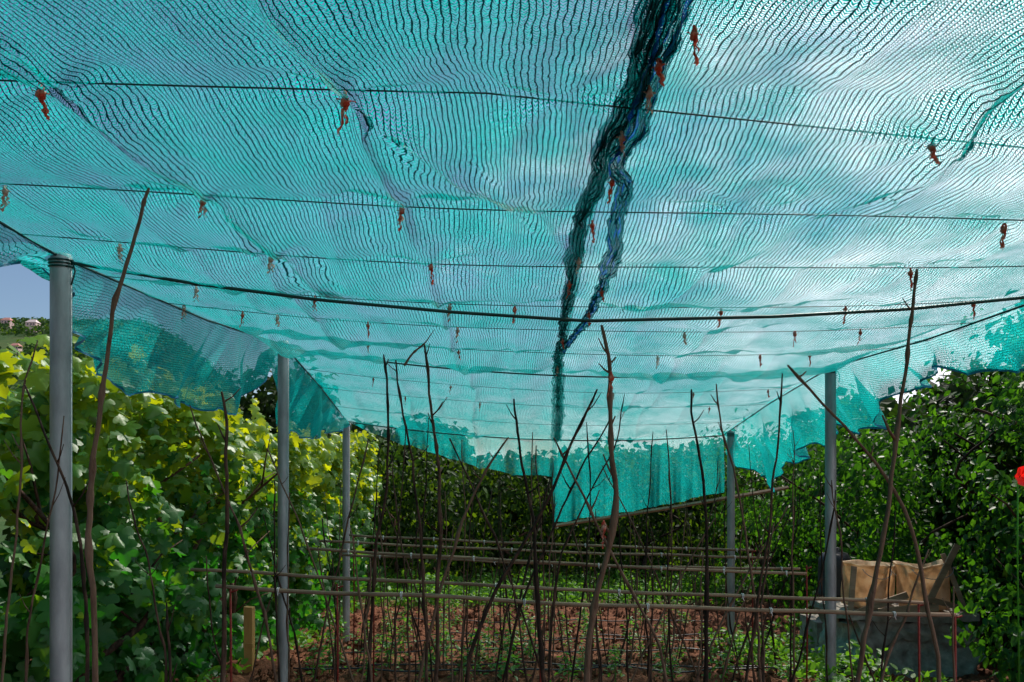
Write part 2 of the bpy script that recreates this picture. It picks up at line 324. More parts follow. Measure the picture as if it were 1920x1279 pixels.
# ------------------------------------------------------------ shade net geometry
RY=[-.8,1.5,2.1,2.7,3.9,5.1,6.3,7.6]
ZL=[2.10,2.11,2.13,2.10,2.13,2.218,2.08,1.896]; ZM=[2.08,2.06,2.05,1.99,2.0,2.03,1.93,1.73]; ZR=[2.05,2.05,2.02,2.04,2.03,2.06,1.94,1.77]
WY=[.6,1.5,2.1,2.5,3.0,3.5,4.2,5.1,5.7,6.3,6.95,7.6]
def I(x,a,b): return float(np.interp(x,a,b))
def edgeL(y): return I(y,[-.8,2.7,5.1,7.9],[-1.54,-1.54,-1.465,-1.587])
def edgeR(y): return I(y,[-.8,5.1,7.4],[2.04,2.04,2.02])
def base(x,y):
    zl,zm,zr=I(y,RY,ZL),I(y,RY,ZM),I(y,RY,ZR); s=(x-.25)/1.79
    return zm+(zr-zl)/2*s+((zr+zl)/2-zm)*s*s
CRE=[(-1.30,.6,.02),(-.82,1.1,.03),(-.30,1.2,-.02),(.88,1.2,.03),(1.38,.9,0.),(-.55,.5,.05),(.55,.6,-.04),(1.1,.5,.04),(-1.05,.5,.03),(0.0,.5,.02)]
TPT=[(-.88,1.5),(-.31,1.5),(.87,1.64),(-.82,2.1),(-.29,2.1),(1.29,2.1),(-1.23,2.5),(-.76,2.5),(-.25,2.5),(1.25,2.5),(.6,2.1),(.1,1.5)]
def netpt(x,y):
    w=min(1,max(0,(x-edgeL(y))/.15))*min(1,max(0,(edgeR(y)-x)/.15))*min(1,abs(x-.25)/.12)
    z=base(x,y)
    for a,b in zip(WY[:-1],WY[1:]):
        if a<=y<=b:
            t=(y-a)/(b-a); z-=.085*(b-a)*4*t*(1-t)*w*(.5+1.2*abs(mn.noise((x*1.7,a*3,0))))
    dx=.046*mn.noise((x*1.3,y*1.2,11))+.018*mn.noise((x*4,y*2.4,5))+.006*mn.noise((x*11,y*5,15))+.0025*mn.noise((x*26,y*12,15))
    dy=.03*mn.noise((x*2,y*1.5,31))
    z+=.018*mn.noise((x*3,y*1.3,7))+.012*mn.noise((x*9,y*2.5,17))+.006*mn.noise((x*20,y*6,27))
    best=0; bz=0
    def cr(c,st,wd,zd):
        nonlocal best,bz
        d=x-c; q=st*d*math.exp(-(d/wd)**2)
        if abs(q)>abs(best): best=q
        bz=max(bz,zd*math.exp(-math.sqrt(d*d+.00003)/.032))
    for cx,st,sl in CRE:
        c=cx+sl*math.sin(y*2.1+cx*4)+.02*mn.noise((cx*5,y*2.3,2))
        fade=max(0,st*(.65+.6*mn.noise((cx*7,y*1.1,8))))
        cr(c,min(.6,fade*.55),.06,fade*.038)
    if 1.3<y<2.6: k=min(1,(y-1.3)/.3,(2.6-y)/.3); cr(-.31+(y-1.5)*.62,k*.55,.05,k*.026)
    if 1.2<y<3.4: k=min(1,(y-1.2)/.3,(3.4-y)/.5); cr(-.88+(y-1.4)*.16,k*.55,.05,k*.034)
    if 1.4<y<3.2: k=min(1,(y-1.4)/.3,(3.2-y)/.4); cr(1.0-(y-1.5)*.38,k*.50,.05,k*.022)
    dx-=best; z-=bz
    if y<3.2:
        for tx,ty in TPT:
            ex,ey=x-tx,y-ty; r=math.hypot(ex,ey)
            if r<.30: z+=.010*math.sin(7*math.atan2(ey,ex)+tx*9)*math.sin(math.pi*min(1,r/.30))*(1-r/.30)**.6 - .010*math.exp(-(r/.04)**2)
    return x+dx*w,y+dy*w,z
def seamL(y): return I(y,[-.8,1.23,1.53,1.70,1.78,1.9,2.05,2.3,2.6,3.1,3.6,4.2,5.1,6.3,7.6],[.218,.222,.226,.214,.200,.200,.196,.187,.196,.212,.228,.240,.29,.355,.42])
def seamR(y): return I(y,[-.8,1.23,1.53,1.70,1.80,1.88,2.0,2.2,2.6,3.1,3.6,4.2,5.1,6.3,7.6],[.240,.242,.244,.232,.228,.262,.274,.282,.296,.290,.262,.246,.305,.375,.43])
hL=([-.8,2.0,2.45,2.65,2.72,2.9,3.4,4.0,4.4,4.65,4.8,5.05,5.12,5.3,5.6,6.3,6.9,7.6],[.12,.12,.12,.03,.08,.22,.36,.42,.46,.34,.20,.08,.10,.30,.44,.42,.26,.03])
hR=([-.8,2.6,3.17,3.42,3.83,4.1,4.4,4.75,5.05,5.15,5.6,6.3,6.7,7.1,7.4,7.6],[.2,.2,.26,.24,.16,.21,.24,.42,.44,.36,.44,.5,.62,.45,.30,.2])
def curt(side,x):
    if side<0: return I(x,[-1.58,-1.12,0,.42],[.01,.14,.36,.36])
    return I(x,[.42,2.02],[.80,.56])
def sheet(side):
    ysr=np.concatenate([np.linspace(-.8,3.2,320),np.linspace(3.22,7.6,200)]); nc=180; nf=24; ncur=26
    edge=edgeL if side<0 else edgeR; hh=hL if side<0 else hR
    V=[];UV=[]; W=nc+1+nf
    off=.006 if side>0 else 0
    for y in ysr:
        y=float(y); x0=seamL(y)+(.03 if side<0 else -.01); x1=edge(y)
        for i in range(nc+1):
            x=x0+(x1-x0)*i/nc; p=netpt(x,y); V.append((p[0],p[1],p[2]+off)); UV.append((x,y))
        h=I(y,*hh)*(1+.16*mn.noise((y*5,side,0))+.04*mn.noise((y*13,side,0))); q=V[-1]
        for k in range(1,nf+1):
            t=k/nf; fold=.12*mn.noise((y*3.0,t*.8,side*5))+.11*mn.noise((y*7+t*1.2,t*.7,side*3))+.02*mn.noise((y*18+t*2,t*1.5,side*3))
            V.append((q[0]+side*(.30*h*t+fold*min(1,t*1.8)+.01*math.sin(math.pi*t)),q[1]+.09*t*mn.noise((y*4,3,side)),q[2]-h*t)); UV.append((x1+side*h*t,y+.08*t*mn.noise((y*6,t*2,3))))
    nr=len(ysr); last=(nr-1)*W; F_=[];mi=[]
    for j in range(nr-1):
        for i in range(W-1):
            F_.append((j*W+i,j*W+i+1,(j+1)*W+i+1,(j+1)*W+i)); mi.append(1 if i>=nc else 0)
    prev=[last+i for i in range(nc+1)]
    for k in range(1,ncur+1):
        cur=[]; t=k/ncur
        for i in range(nc+1):
            bx,by,bz=V[last+i]; h=curt(side,bx)
            V.append((bx+.012*t*mn.noise((bx*7,t,0)),by-.03*t+.12*t*mn.noise((bx*2.3,t*.5,side*2))+.14*t*mn.noise((bx*8,t*.25,0))+.03*t*mn.noise((bx*20,t*.3,5)),bz-h*t)); UV.append((UV[last+i][0],7.6+h*t)); cur.append(len(V)-1)
        for i in range(nc): F_.append((prev[i],prev[i+1],cur[i+1],cur[i])); mi.append(2)
        prev=cur
    o=mesh_obj("shade_net",V,F_,[MNET,MFLAP,MCURT],uv=UV,matidx=mi)
    reg(o,"teal green knitted shade net stretched overhead, pale sky glowing through" if side>0 else "teal green knitted shade net sagging overhead between steel posts","shade net","shade nets over the bed")
    hv=[];hf=[];uv=[]
    for j in range(nr):
        q=V[j*W+W-1]
        for k in range(3):
            hv.append((q[0]+side*(.002+.003*math.sin(j*.9)*k),q[1],q[2]-.006*k+.004)); uv.append((k*.01,q[1]))
    for j in range(nr-1):
        if I(ysr[j],*hh)>.04:
            for k in range(2): hf.append((j*3+k,j*3+k+1,(j+1)*3+k+1,(j+1)*3+k))
    h=mesh_obj("hem",hv,hf,MBLUE,uv=uv); h.parent=o
    sm=seamL if side<0 else seamR; sv=[];sf=[];uv=[];smi=[]; ysr2=np.linspace(-.8,7.6,1200); nk=20
    for y in ysr2:
        w=I(y,[-.8,1.4,1.8,2.3,3.2,4.2,5.0,7.6],[.052,.046,.040,.044,.032,.028,.05,.085])*(1+.45*mn.noise((y*4.4,side,4)))
        cx=sm(y)+(side*.005)+.014*mn.noise((y*4.5,side*3,1))+.005*mn.noise((y*13,side*3,1)); z0=base(cx,y)-.012-(.008 if side>0 else 0)-.012*(.5+mn.noise((y*2.2,side,9)))
        for k in range(nk+1):
            t=k/nk-.5; zz=.009*math.sin(t*15+y*1.5+2*mn.noise((y*2.5,0,side)))+.014*mn.noise((t*5,y*9,side))
            sv.append((cx+t*w+.011*mn.noise((t*4,y*14,2))+.006*mn.noise((t*6,y*32,7)),y,z0+zz)); uv.append((t*.11+.055,y))
    for j in range(len(ysr2)-1):
        for k in range(nk): sf.append((j*(nk+1)+k,j*(nk+1)+k+1,(j+1)*(nk+1)+k+1,(j+1)*(nk+1)+k)); smi.append(0 if ysr2[j]<3.95+.15*math.sin(k*1.7) else 1)
    s=mesh_obj("selvage",sv,sf,[MSTRIP if side<0 else MSTRIPB,MNET],uv=uv,matidx=smi); s.parent=o
    s["label"]="bunched dark double edge of the net" if side<0 else "bunched dark net edge with blue stripes"
sheet(-1); sheet(1)
# ------------------------------------------------------------ wires and ropes
def wire(name,pts,r,label,grp,catg="wire",mat=None,seg=6):
    v,f=tube(pts,r,seg); o=mesh_obj(name,v,f,mat or MWIRE); reg(o,label,catg,grp); return o
def wy1(x): return 1.49+.17*max(0,x+.05)
for wy in WY:
    pts=[]
    if wy in(5.1,7.6): continue
    for i in range(61):
        x=-1.535+(2.035+1.535)*i/60; x=max(x,edgeL(wy)); y=wy1(x) if wy==1.5 else wy+.015*math.sin(x*3+wy)
        pts.append((x,y,base(x,y)-.012))
    wire("support_wire",pts,.0018 if wy<3 else .0016,"thin dark wire strung across beneath the shade net","wires under the net")
pts=[(x,2.72,I(x,[-1.54,-1.1,-.67,-.2,.255,.9,1.35,1.75,2.04],[2.09,2.015,1.958,1.915,1.885,1.90,1.925,1.965,2.02])-.012) for x in np.linspace(-1.54,2.04,60)]
wire("support_cable",pts,.0058,"thick sagging dark green cable spanning between the posts","cables between posts","cable")
wire("support_cable",[(x,5.1,base(x,5.1)-.03) for x in np.linspace(-1.465,2.04,50)],.005,"dark green cable spanning between the posts under net","cables between posts","cable")
wire("support_cable",[(x,7.6,base(x,7.6)-.014) for x in np.linspace(-1.57,2.02,50)],.006,"dark green cable spanning between the posts under net","cables between posts","cable")
for ef in(edgeL,edgeR):
    wire("edge_rope",[(ef(y),y,base(ef(y),y)-.010) for y in np.linspace(-.8,7.6,90)],.005,"dark green rope carrying the side edge of net","ropes along net edges","rope")
# ------------------------------------------------------------ posts
def post(x,y,z,label,rad=.034):
    g0=gz(x,y)-.1; v=[];f=[]
    lathe([(rad*1.12,g0),(rad*1.05,g0+.13),(rad,g0+.16),(rad,z-.03),(rad*1.0,z-.004),(rad*.94,z),(rad*.86,z-.004),(rad*.86,z-.15)],28,v,f,0,0,0)
    box(rad*.93,0,(g0+z)/2,.008,.006,z-g0-.1,v,f)
    o=mesh_obj("steel_post",v,f,MGALV); o.location=(x,y,0); reg(o,label,"post","steel posts carrying the net")
    v=[];f=[]
    for k in range(3):
        tube([((rad+.003)*math.cos(a),(rad+.003)*math.sin(a),z-.02-.011*k+.004*math.sin(a)) for a in np.linspace(0,2*math.pi,22)],.0035,5,v=v,f=f)
    tube([(rad+.003,0,z-.02),(rad+.02,-.01,z-.06),(rad+.012,-.02,z-.11)],.003,5,v=v,f=f)
    w=mesh_obj("binding_wire",v,f,MWIRE); w.parent=o
post(-1.54,2.72,2.10,"thick grey galvanised steel post beside the grapevine")
post(-1.465,5.1,2.218,"grey galvanised steel post standing beside the vines")
post(-1.587,7.62,1.896,"grey galvanised steel post where net edge tapers away")
post(2.04,5.1,2.06,"grey steel post beside the hedge near plastic tubs")
post(2.02,7.35,1.78,"grey steel post beside the hanging end of net")
post(2.07,2.72,2.05,"grey steel post carrying the cable end")
# ------------------------------------------------------------ cloth ties
def tie_mesh(seed,mat):
    R=random.Random(seed); v=[];f=[]
    def ribbon(pts,w):
        b=len(v); n=len(pts); tw=R.uniform(-.8,.8)
        for i,p in enumerate(pts):
            a=tw+i*R.uniform(.08,.28); ww=w*(.35+.65*min(1,i/4))*(1+.35*math.sin(i*1.9+seed))
            for s in(-1,-.4,.3,1): v.append((p[0]+math.cos(a)*ww*s,p[1]+math.sin(a)*ww*s+.0022*math.sin(s*4+i),p[2]+.0025*math.sin(s*3+i*2)*(i>6)))
        for i in range(n-1):
            for k in(0,1,2): f.append((b+i*4+k,b+i*4+k+1,b+i*4+5+k,b+i*4+4+k))
    tube([(.002*math.sin(a*2),.007*math.cos(a),.003+.008*math.sin(a)) for a in np.linspace(0,2*math.pi,14)],.0028,6,v=v,f=f)
    b=len(v); lathe([(.001,-.016),(.006,-.013),(.0085,-.008),(.007,-.001),(.003,.004)],9,v,f)
    for i in range(b,len(v)):
        x,y,z=v[i]; k=1+.6*mn.noise((x*300+seed,y*300,z*300)); v[i]=(x*k,y*k,z)
    for s in(-1,1):
        ribbon([(s*(.004+.0022*k),.002*math.sin(k),-.006+.004*math.sin(k*.5)) for k in range(6)],.003)
    for t in range(R.choice((2,3,3))):
        dx=R.uniform(-.28,.28); L_=R.uniform(.022,.056)
        ribbon([(dx*L_*k/9+.0026*math.sin(k*1.1+t*2),.003*math.cos(k+t)+(t-1)*.004,-.009-L_*k/9) for k in range(10)],R.uniform(.0028,.0048))
    o=mesh_obj("cloth_tie",v,f,mat); return o
TL={0:"twisted red rag knotted around wire, ends hanging",1:"pale cloth strip knotted around wire, ends hanging"}
temps=[]
def put_tie(x,y,z,kind,s=1.0,rz=None):
    key=[t for t in temps if t[0]==kind]
    if len(key)<5:
        o=tie_mesh(len(temps)*7+3,MCLR if kind==0 else MCLW); temps.append((kind,o.data))
    else:
        o=link(bpy.data.objects.new("cloth_tie",random.choice(key)[1]))
    o.location=(x,y,z); o.scale=(s,s,s); o.rotation_euler=(0,0,random.uniform(-.6,.6))
    reg(o,TL[kind],"cloth tie","rag ties holding the net")
T=[(85,1.5,0),(650,1.5,0),(1748,1.64,1),(10,2.1,1),(380,2.1,1),(753,2.1,1),(1882,2.12,0),(225,2.5,1),(508,2.5,1),(808,2.5,0),(1707,2.5,0),
(368,3.0,1),(590,3.0,1),(843,3.0,1),(965,3.0,0),(1352,3.0,0),(1585,3.0,0),(1825,3.0,0),(345,3.5,1),(455,3.5,0),(520,3.5,1),(690,3.5,0),(858,3.5,1),(1283,3.5,1),(1490,3.5,0),(1613,3.5,0),
(690,4.2,1),(860,4.2,0),(1233,4.2,1),(1425,4.2,0),(1518,4.2,0),(700,5.7,1),(845,5.7,1),(1150,5.7,1),(1300,5.7,1),(1440,5.7,0),(760,6.3,1),(900,6.3,1),(1170,6.3,1),(1330,6.3,1)]
for px,wy,k in T:
    x=(px-960)*wy/F; y=wy1(x) if abs(wy-1.5)<.2 else wy
    if abs(wy-1.5)<.2: x=(px-960)*y/F
    put_tie(x,y-(.012 if wy<1.6 else 0),base(x,y)-(.034 if wy<1.6 else .024),k,1.1 if wy<1.6 else .95)
for y,dx,k in[(1.235,.06,0),(1.33,.022,0),(1.42,.02,1),(1.60,.0,1),(1.83,.03,0),(2.12,.02,0),(2.38,.01,1),(2.58,-.01,0),(2.64,.10,0),(3.0,.08,0),(3.6,.0,0),(4.6,.0,1)]:
    x=seamL(y)+dx; put_tie(x,y,base(x,y)-.038,k,.82)
# ------------------------------------------------------------ stakes
def stake(pts,r0,r1,label="thin crooked bark covered wooden stake in the soil",twigs=2,name="wooden_stake"):
    cp=cat(pts,6); n=len(cp); sd=random.random()*50
    cp=[p+Vector((.014*mn.noise((p.z*5,sd,0))+.005*mn.noise((p.z*16,sd,3)),.010*mn.noise((p.z*5,sd,7)),0)) for p in cp]
    rad=[(r1+(r0-r1)*(i/(n-1)))*(1+.2*mn.noise((i*.9,sd,2))+(.5 if random.random()<.12 else 0)) for i in range(n)]
    rad[0]*=.8
    v,f=tube(cp,rad,8)
    for q in range(twigs):
        i=random.randint(1,max(2,n//2)); a=cp[i]; L_=random.uniform(.02,.09); s=random.choice((-1,1))
        d=Vector((s*random.uniform(.4,1),random.uniform(-.5,.5),random.uniform(.4,1.2))).normalized()*L_
        tube([a,a+d*.5,a+d+Vector((0,0,L_*.2))],[rad[i]*.7,rad[i]*.5,rad[i]*.3],5,v=v,f=f)
    b=cp[-1]; o=mesh_obj(name,[(x-b.x,y-b.y,z-b.z) for x,y,z in v],f,MBARK); o.location=b
    reg(o,label,"stake","wooden plant stakes"); return o
def WP(px,py,d): return ((px-960)*d/F,d,EYE+(900-py)*d/F)
def pst(d,pts,wpx,label=None,dd=0,tw=2):
    n=len(pts); P=[WP(a,b_,d+dd*i/(n-1)) for i,(a,b_) in enumerate(pts)]
    x,y,z=P[-1]; gx=x+(x-P[-2][0])*.5; gzz=gz(gx,y)-.08
    if z>gzz+.05: P.append((gx,y,gzz))
    r=wpx*d/F/2*.70
    stake(P,r*1.05,r*.5,label or "thin crooked bark covered wooden stake in the soil",tw)
pst(1.93,[(282,352),(262,410),(235,500),(207,630),(190,760),(172,900),(166,1000),(175,1279)],16,"long bowed stake leaning beside the thick steel post",tw=0)
pst(2.3,[(45,720),(100,850),(138,950),(158,1100),(165,1279)],11)
pst(2.6,[(70,640),(42,750),(40,900),(20,1100),(5,1279)],8)
pst(2.7,[(415,735),(428,850),(424,1000),(418,1279)],15)
pst(3.3,[(722,665),(730,800),(725,900),(700,1080),(690,1279)],10)
pst(3.2,[(742,675),(760,800),(785,950),(800,1250)],9)
pst(3.3,[(795,645),(810,780),(820,870),(825,1000),(820,1270)],12,tw=4)
pst(2.6,[(1130,610),(1140,700),(1148,850),(1150,1000),(1112,1140),(1100,1279)],18,"stout crooked stake with cut twigs and a rag tied",tw=6)
pst(2.5,[(1720,505),(1708,600),(1700,700),(1680,850),(1660,980),(1630,1150),(1605,1279)],15,"long slender curved stake leaning beside the hedge")
pst(2.9,[(1475,685),(1600,820),(1680,920),(1720,1040),(1760,1279)],13,"slanting stake crossing in front of steel post")
pst(3.0,[(1120,730),(1060,860),(1010,970),(930,1110),(875,1270)],12)
pst(3.2,[(963,748),(980,870),(1000,1000),(1020,1279)],11)
pst(3.4,[(1295,730),(1310,860),(1325,1010),(1325,1279)],11)
pst(3.6,[(1348,720),(1355,800),(1380,900),(1415,1100),(1425,1260)],8)
pst(3.4,[(1465,700),(1455,860),(1440,1000),(1400,1270)],9)
pst(3.3,[(955,820),(900,900),(860,1000),(790,1250)],10)
pst(3.4,[(1145,780),(1080,900),(1030,1010),(960,1200)],8)
pst(2.5,[(235,900),(260,1010),(300,1150),(312,1279)],7)
pst(3.0,[(355,760),(400,870),(440,970),(480,1100),(520,1279)],8)
pst(2.5,[(315,1130),(318,1279)],10)
pst(3.1,[(515,900),(515,1050),(520,1279)],7)
pst(2.5,[(125,780),(95,950),(60,1150),(50,1279)],7)
pst(3.0,[(1040,820),(1090,930),(1190,1120),(1255,1279)],9)
pst(3.2,[(1170,740),(1150,840),(1090,960),(1040,1110)],6)
pst(3.3,[(1740,1030),(1700,1150),(1650,1279)],9)
pst(3.1,[(1790,1100),(1790,1279)],8)
pst(2.7,[(1560,900),(1570,1000),(1600,1279)],6)
stake([WP(795,645,3.2),WP(775,662,3.2),WP(757,686,3.2)],.005,.003,"short broken forked twig lodged beneath the net",3)
for ry,nn,hmax in[(3.3,6,1.4),(3.55,7,1.5),(4.65,17,1.75),(4.95,17,1.75),(5.6,17,1.75),(5.95,17,1.7),(6.9,17,1.7)]:
    for i in range(nn):
        x=-1.35+3.2*(i+.5)/nn+random.uniform(-.1,.1); y=ry+random.uniform(-.08,.08); h=random.uniform(1.05,hmax)*random.choice((.75,1,1))
        lx=random.gauss(0,.13); ly=random.gauss(0,.08); b0=gz(x,y)-.06
        bw=random.uniform(-.05,.05)
        stake([(x+lx,y+ly,b0+h),(x+lx*.7+bw,y+ly*.7,b0+h*.66),(x+lx*.3+bw,y+ly*.3,b0+h*.33),(x,y,b0)],random.uniform(.0045,.008),random.uniform(.0022,.0036),twigs=random.choice((0,1,2,3)))
for i in range(10):
    y=random.uniform(3.6,6.3); x=random.uniform(-1.2,1.6); s=random.choice((-1,1)); h=random.uniform(1.1,1.6); b0=gz(x,y)-.05; q=s*random.uniform(.3,.7)
    stake([(x+q,y,b0+h),(x+q*.55,y,b0+h*.6),(x,y,b0)],.0065,.0035,"slender stake leaning across the upright ones")
x,y,z=WP(1146,705,2.57); put_tie(x,y,z,0,1.1)
x,y,z=WP(1132,985,2.57); put_tie(x,y,z,1,1.2)
# ------------------------------------------------------------ rails
def rail(a,b_,d0,d1,r,lab):
    p0=Vector(WP(*a,d0)); p1=Vector(WP(*b_,d1)); n=24
    pts=[p0.lerp(p1,i/n)+Vector((0,0,-.012*math.sin(math.pi*i/n)+.010*mn.noise((i*.3,d0*9,0)))) for i in range(n+1)]
    v,f=tube([p-p0 for p in pts],[r*(1+.15*mn.noise((i*.8,d0,3))) for i in range(n+1)],8); o=mesh_obj("trellis_rail",v,f,MRAIL); o.location=p0; reg(o,lab,"rail","horizontal rails tied to the stakes")
    for i in range(2,n,random.choice((3,4))):
        c=pts[i]-p0; v=[];f=[]
        for k in range(2): tube([(c.x+.006*k,c.y+(r+.003)*math.cos(t),c.z+(r+.003)*math.sin(t)) for t in np.linspace(0,6.28,10)],.0018,4,v=v,f=f)
        tube([(c.x,c.y-r,c.z),(c.x+.006,c.y-r-.004,c.z-.02)],.0015,4,v=v,f=f)
        w=mesh_obj("string_knot",v,f,MWHITE); w.parent=o
LR="long thin grey brown wooden rail tied across stakes"
rail((405,1098),(1790,1156),3.28,3.28,.0088,LR)
rail((358,1068),(1740,1130),3.55,3.5,.0080,LR)
rail((575,1028),(1512,1076),4.7,4.7,.009,LR)
rail((640,1040),(1500,1068),4.95,4.95,.008,LR)
rail((598,1014),(1445,1046),5.2,5.4,.008,LR)
rail((655,1003),(1412,1032),5.9,5.9,.009,LR)
def redpole(px,top,d,h=None):
    x,y,z=WP(px,top,d); g0=gz(x,y)-.05; v,f=tube([(0,0,0),(0.004,0,(z-g0)/2),(0,0,z-g0)],.005,7); tube([(-.0,0,z-g0-.02),(.03,0,z-g0-.01)],.004,5,v=v,f=f)
    o=mesh_obj("metal_stake",v,f,MRED); o.location=(x,y,g0); reg(o,"slim dark red painted metal stake supporting a rail","stake","red metal stakes under the rails")
for a in[(632,1095,3.9),(432,1102,3.3),(1512,1060,4.75),(1790,1150,3.3),(1012,1120,3.5),(1722,1128,3.52),(663,1003,5.9),(1410,1030,5.9),(1322,1120,3.4),(700,1030,5.0)]: redpole(*a)
v=[];f=[]; p0=Vector(WP(1038,986,7.5)); p1=Vector(WP(1478,914,7.42))
tube([(0,0,0),(p1-p0)*.5+Vector((0,0,-.01)),p1-p0],.017,4,v=v,f=f); o=mesh_obj("wooden_batten",v,f,MPLANK,smooth=False); o.location=p0; reg(o,"long wooden batten weighting the hanging net hem","batten")
v=[];f=[]; box(0,0,.38,.06,.05,.80,v,f,.006); box(.0,-.03,.5,.07,.012,.03,v,f); o=mesh_obj("timber_prop",v,f,MYEL,smooth=False); x=(468-960)*5.9/F; o.location=(x,5.9,gz(x,5.9)-.30); reg(o,"short yellowish timber prop at foot of vines","post")
# ------------------------------------------------------------ hoses
for y in(5.45,5.95,6.7,7.4,8.3,9.2):
    P=[(x,y+.05*mn.noise((x*1.2,y,0)),gz(x,y)+.045+.045*mn.noise((x*2.1,y*2.6,0))+.03*math.sin(y*9.5)) for x in np.linspace(-1.5,2.3,50)]
    wire("drip_hose",P,.006,"thin black drip hose lying across the soil","drip hoses on the bed","hose",MBLACK)
# ------------------------------------------------------------ seedlings
def tomato(seed):
    R=random.Random(seed); v=[];f=[]; H=R.uniform(.16,.30)
    tube([(0,0,-.03),(.006,0,H*.5),(0,.006,H)],[.004,.0035,.002],5,v=v,f=f); stem=(v,f)
    pts=[];nbs=[];sz=[]
    for k in range(11):
        z=H*(.25+.75*k/10); a=k*2.4; Ln=R.uniform(.07,.12)*(1.1-.4*k/10)
        for j in range(1,6):
            r=Ln*j/5; pts.append((r*math.cos(a)+R.uniform(-.01,.01),r*math.sin(a)+R.uniform(-.01,.01),z+.03*math.sin(j*.7)-.01*j*.6)); nbs.append((0.2*math.cos(a),.2*math.sin(a),1)); sz.append(R.uniform(.03,.05))
    lo=leaves("leaf",np.array(pts),sz,nbs,OV,OF,MTOM,droop=.3,spread=.5)
    return stem,lo
protos=[]
for s in range(4):
    (sv,sf),lo=tomato(s); st=bpy.data.meshes.new("tomato_seedling"); st.from_pydata(sv,[],sf); st.materials.append(MTOM); protos.append((st,lo.data)); bpy.data.objects.remove(lo)
for ry in(5.3,5.65,6.1,6.6,7.1,7.7,8.3,8.9,9.5):
    n=10
    for i in range(n):
        x=-1.5+3.5*(i+.5)/n+random.uniform(-.12,.12)
        if random.random()<.15: continue
        y=ry+random.uniform(-.08,.08); a,b_=random.choice(protos)
        o=link(bpy.data.objects.new("tomato_seedling",a)); o.location=(x,y,gz(x,y)); s=random.uniform(.6,1.25); o.scale=(s,s,s); o.rotation_euler=(0,0,random.uniform(0,6))
        c=link(bpy.data.objects.new("foliage",b_)); c.parent=o; reg(o,"young green tomato seedling growing in brown soil","seedling","tomato seedlings in rows")
def cover(name,label,regs,mat,size):
    P=[]
    for x0,x1,y0,y1,h,n in regs:
        for k in range(n):
            x=random.uniform(x0,x1); y=random.uniform(y0,y1)
            q=mn.noise((x*2.2,y*2.2,0))
            if q<-.15: continue
            P.append((x,y,gz(x,y)+random.uniform(.02,1)*h*(.6+q)))
    P=np.array(P); o=leaves(name,P,rng.uniform(size*.5,size*1.3,len(P)),np.tile((0,-.3,.9),(len(P),1)),OV,OF,mat,droop=-.4,spread=.9)
    reg(o,label,"weeds"); o["kind"]="stuff"
cover("ground_cover","bright green weeds and low crops beyond the bed",[(-2.2,3,10.2,12.4,.30,9500),(-2.2,-1.9,4.6,10,.12,700)],MGRASS,.075)
cover("leafy_weeds","lush green weeds around the steel post and block",[(1.8,2.45,4.8,7.4,.30,2200),(2.2,3.6,4.2,5.1,.16,1200)],MGRASS,.055)
# ------------------------------------------------------------ concrete block, tubs, drum
bx,by=2.92,6.15; g0=gz(bx,by)
def rough(name,sx,sy,sz,amp,mat,loc,label,catg,seed=0,taper=0):
    v=[];f=[]; n=22
    def P(x,y,z):
        q=Vector((x,y,z)); k=1+taper*(1-z/sz); q.x*=k; q.y*=k
        d=Vector((mn.noise((x*4+seed,y*4,z*4)),mn.noise((x*4,y*4+seed+5,z*4)),mn.noise((x*4,y*4,z*4+9))*.6))*amp
        d+=Vector((mn.noise((x*14+seed,y*14,z*14)),mn.noise((x*14,y*14+seed+5,z*14)),mn.noise((x*14,y*14,z*14+9))))*amp*.35
        return tuple(q+d)
    def face(fn):
        b=len(v)
        for i in range(n+1):
            for j in range(n+1): v.append(P(*fn(i/n,j/n)))
        for i in range(n):
            for j in range(n): f.append((b+i*(n+1)+j,b+(i+1)*(n+1)+j,b+(i+1)*(n+1)+j+1,b+i*(n+1)+j+1))
    hx,hy=sx/2,sy/2
    face(lambda a,b:(-hx+sx*a,-hy,sz*b)); face(lambda a,b:(hx-sx*a,hy,sz*b)); face(lambda a,b:(hx,-hy+sy*a,sz*b)); face(lambda a,b:(-hx,hy-sy*a,sz*b)); face(lambda a,b:(-hx+sx*a,-hy+sy*b,sz))
    o=mesh_obj(name,v,f,mat,smooth=True); o.location=loc; reg(o,label,catg); return o
rough("concrete_basin",.84,.72,.46,.13,MCONC,(bx,by,g0-.05),"rough pale grey block with uneven draped looking sides","concrete block",3,.10)
rough("stone_slab",.94,.78,.045,.035,MCONC,(bx,by-.01,g0+.42),"worn flat stone slab topping a concrete block","slab",8)
def tub(x,y,z,r,h,lab,tilt=0,rz=.3):
    v=[];f=[]
    lathe([(.001,.004),(r*.92,0),(r*.94,.02),(r*.97,h*.3),(r*.97,h*.8),(r*.98,h*.82),(r*.98,h*.9),(r*1.0,h*.96),(r*1.05,h*.96),(r*1.05,h),(r*.97,h),(r*.90,.02),(.001,.02)],40,v,f,sq=.36)
    for i,(a,b_,c) in enumerate(v):
        k=1+.06*mn.noise((a*7+x*9,b_*7,c*6)); v[i]=(a*k,b_*k,c+.03*mn.noise((a*6,b_*6+x*7,1))*(c/h))
    o=mesh_obj("plastic_tub",v,f,MTUB); o.location=(x,y,z); o.rotation_euler=(tilt,tilt*.8,rz); reg(o,lab,"tub","plastic tubs on the block")
    v=[];f=[]; tube([(r*1.05*math.cos(a),-r*.9-.05*math.sin(a),h*.9-r*.5*math.sin(a)) for a in np.linspace(0,math.pi,16)],.003,5,v=v,f=f)
    hd=mesh_obj("handle",v,f,MGALV); hd.parent=o
tub(2.68,6.10,g0+.485,.13,.33,"square pale tan plastic tub standing on concrete block",.06,.35)
tub(3.08,5.95,g0+.485,.15,.34,"square pale tan plastic tub beside a leaning board",-.05,.1)
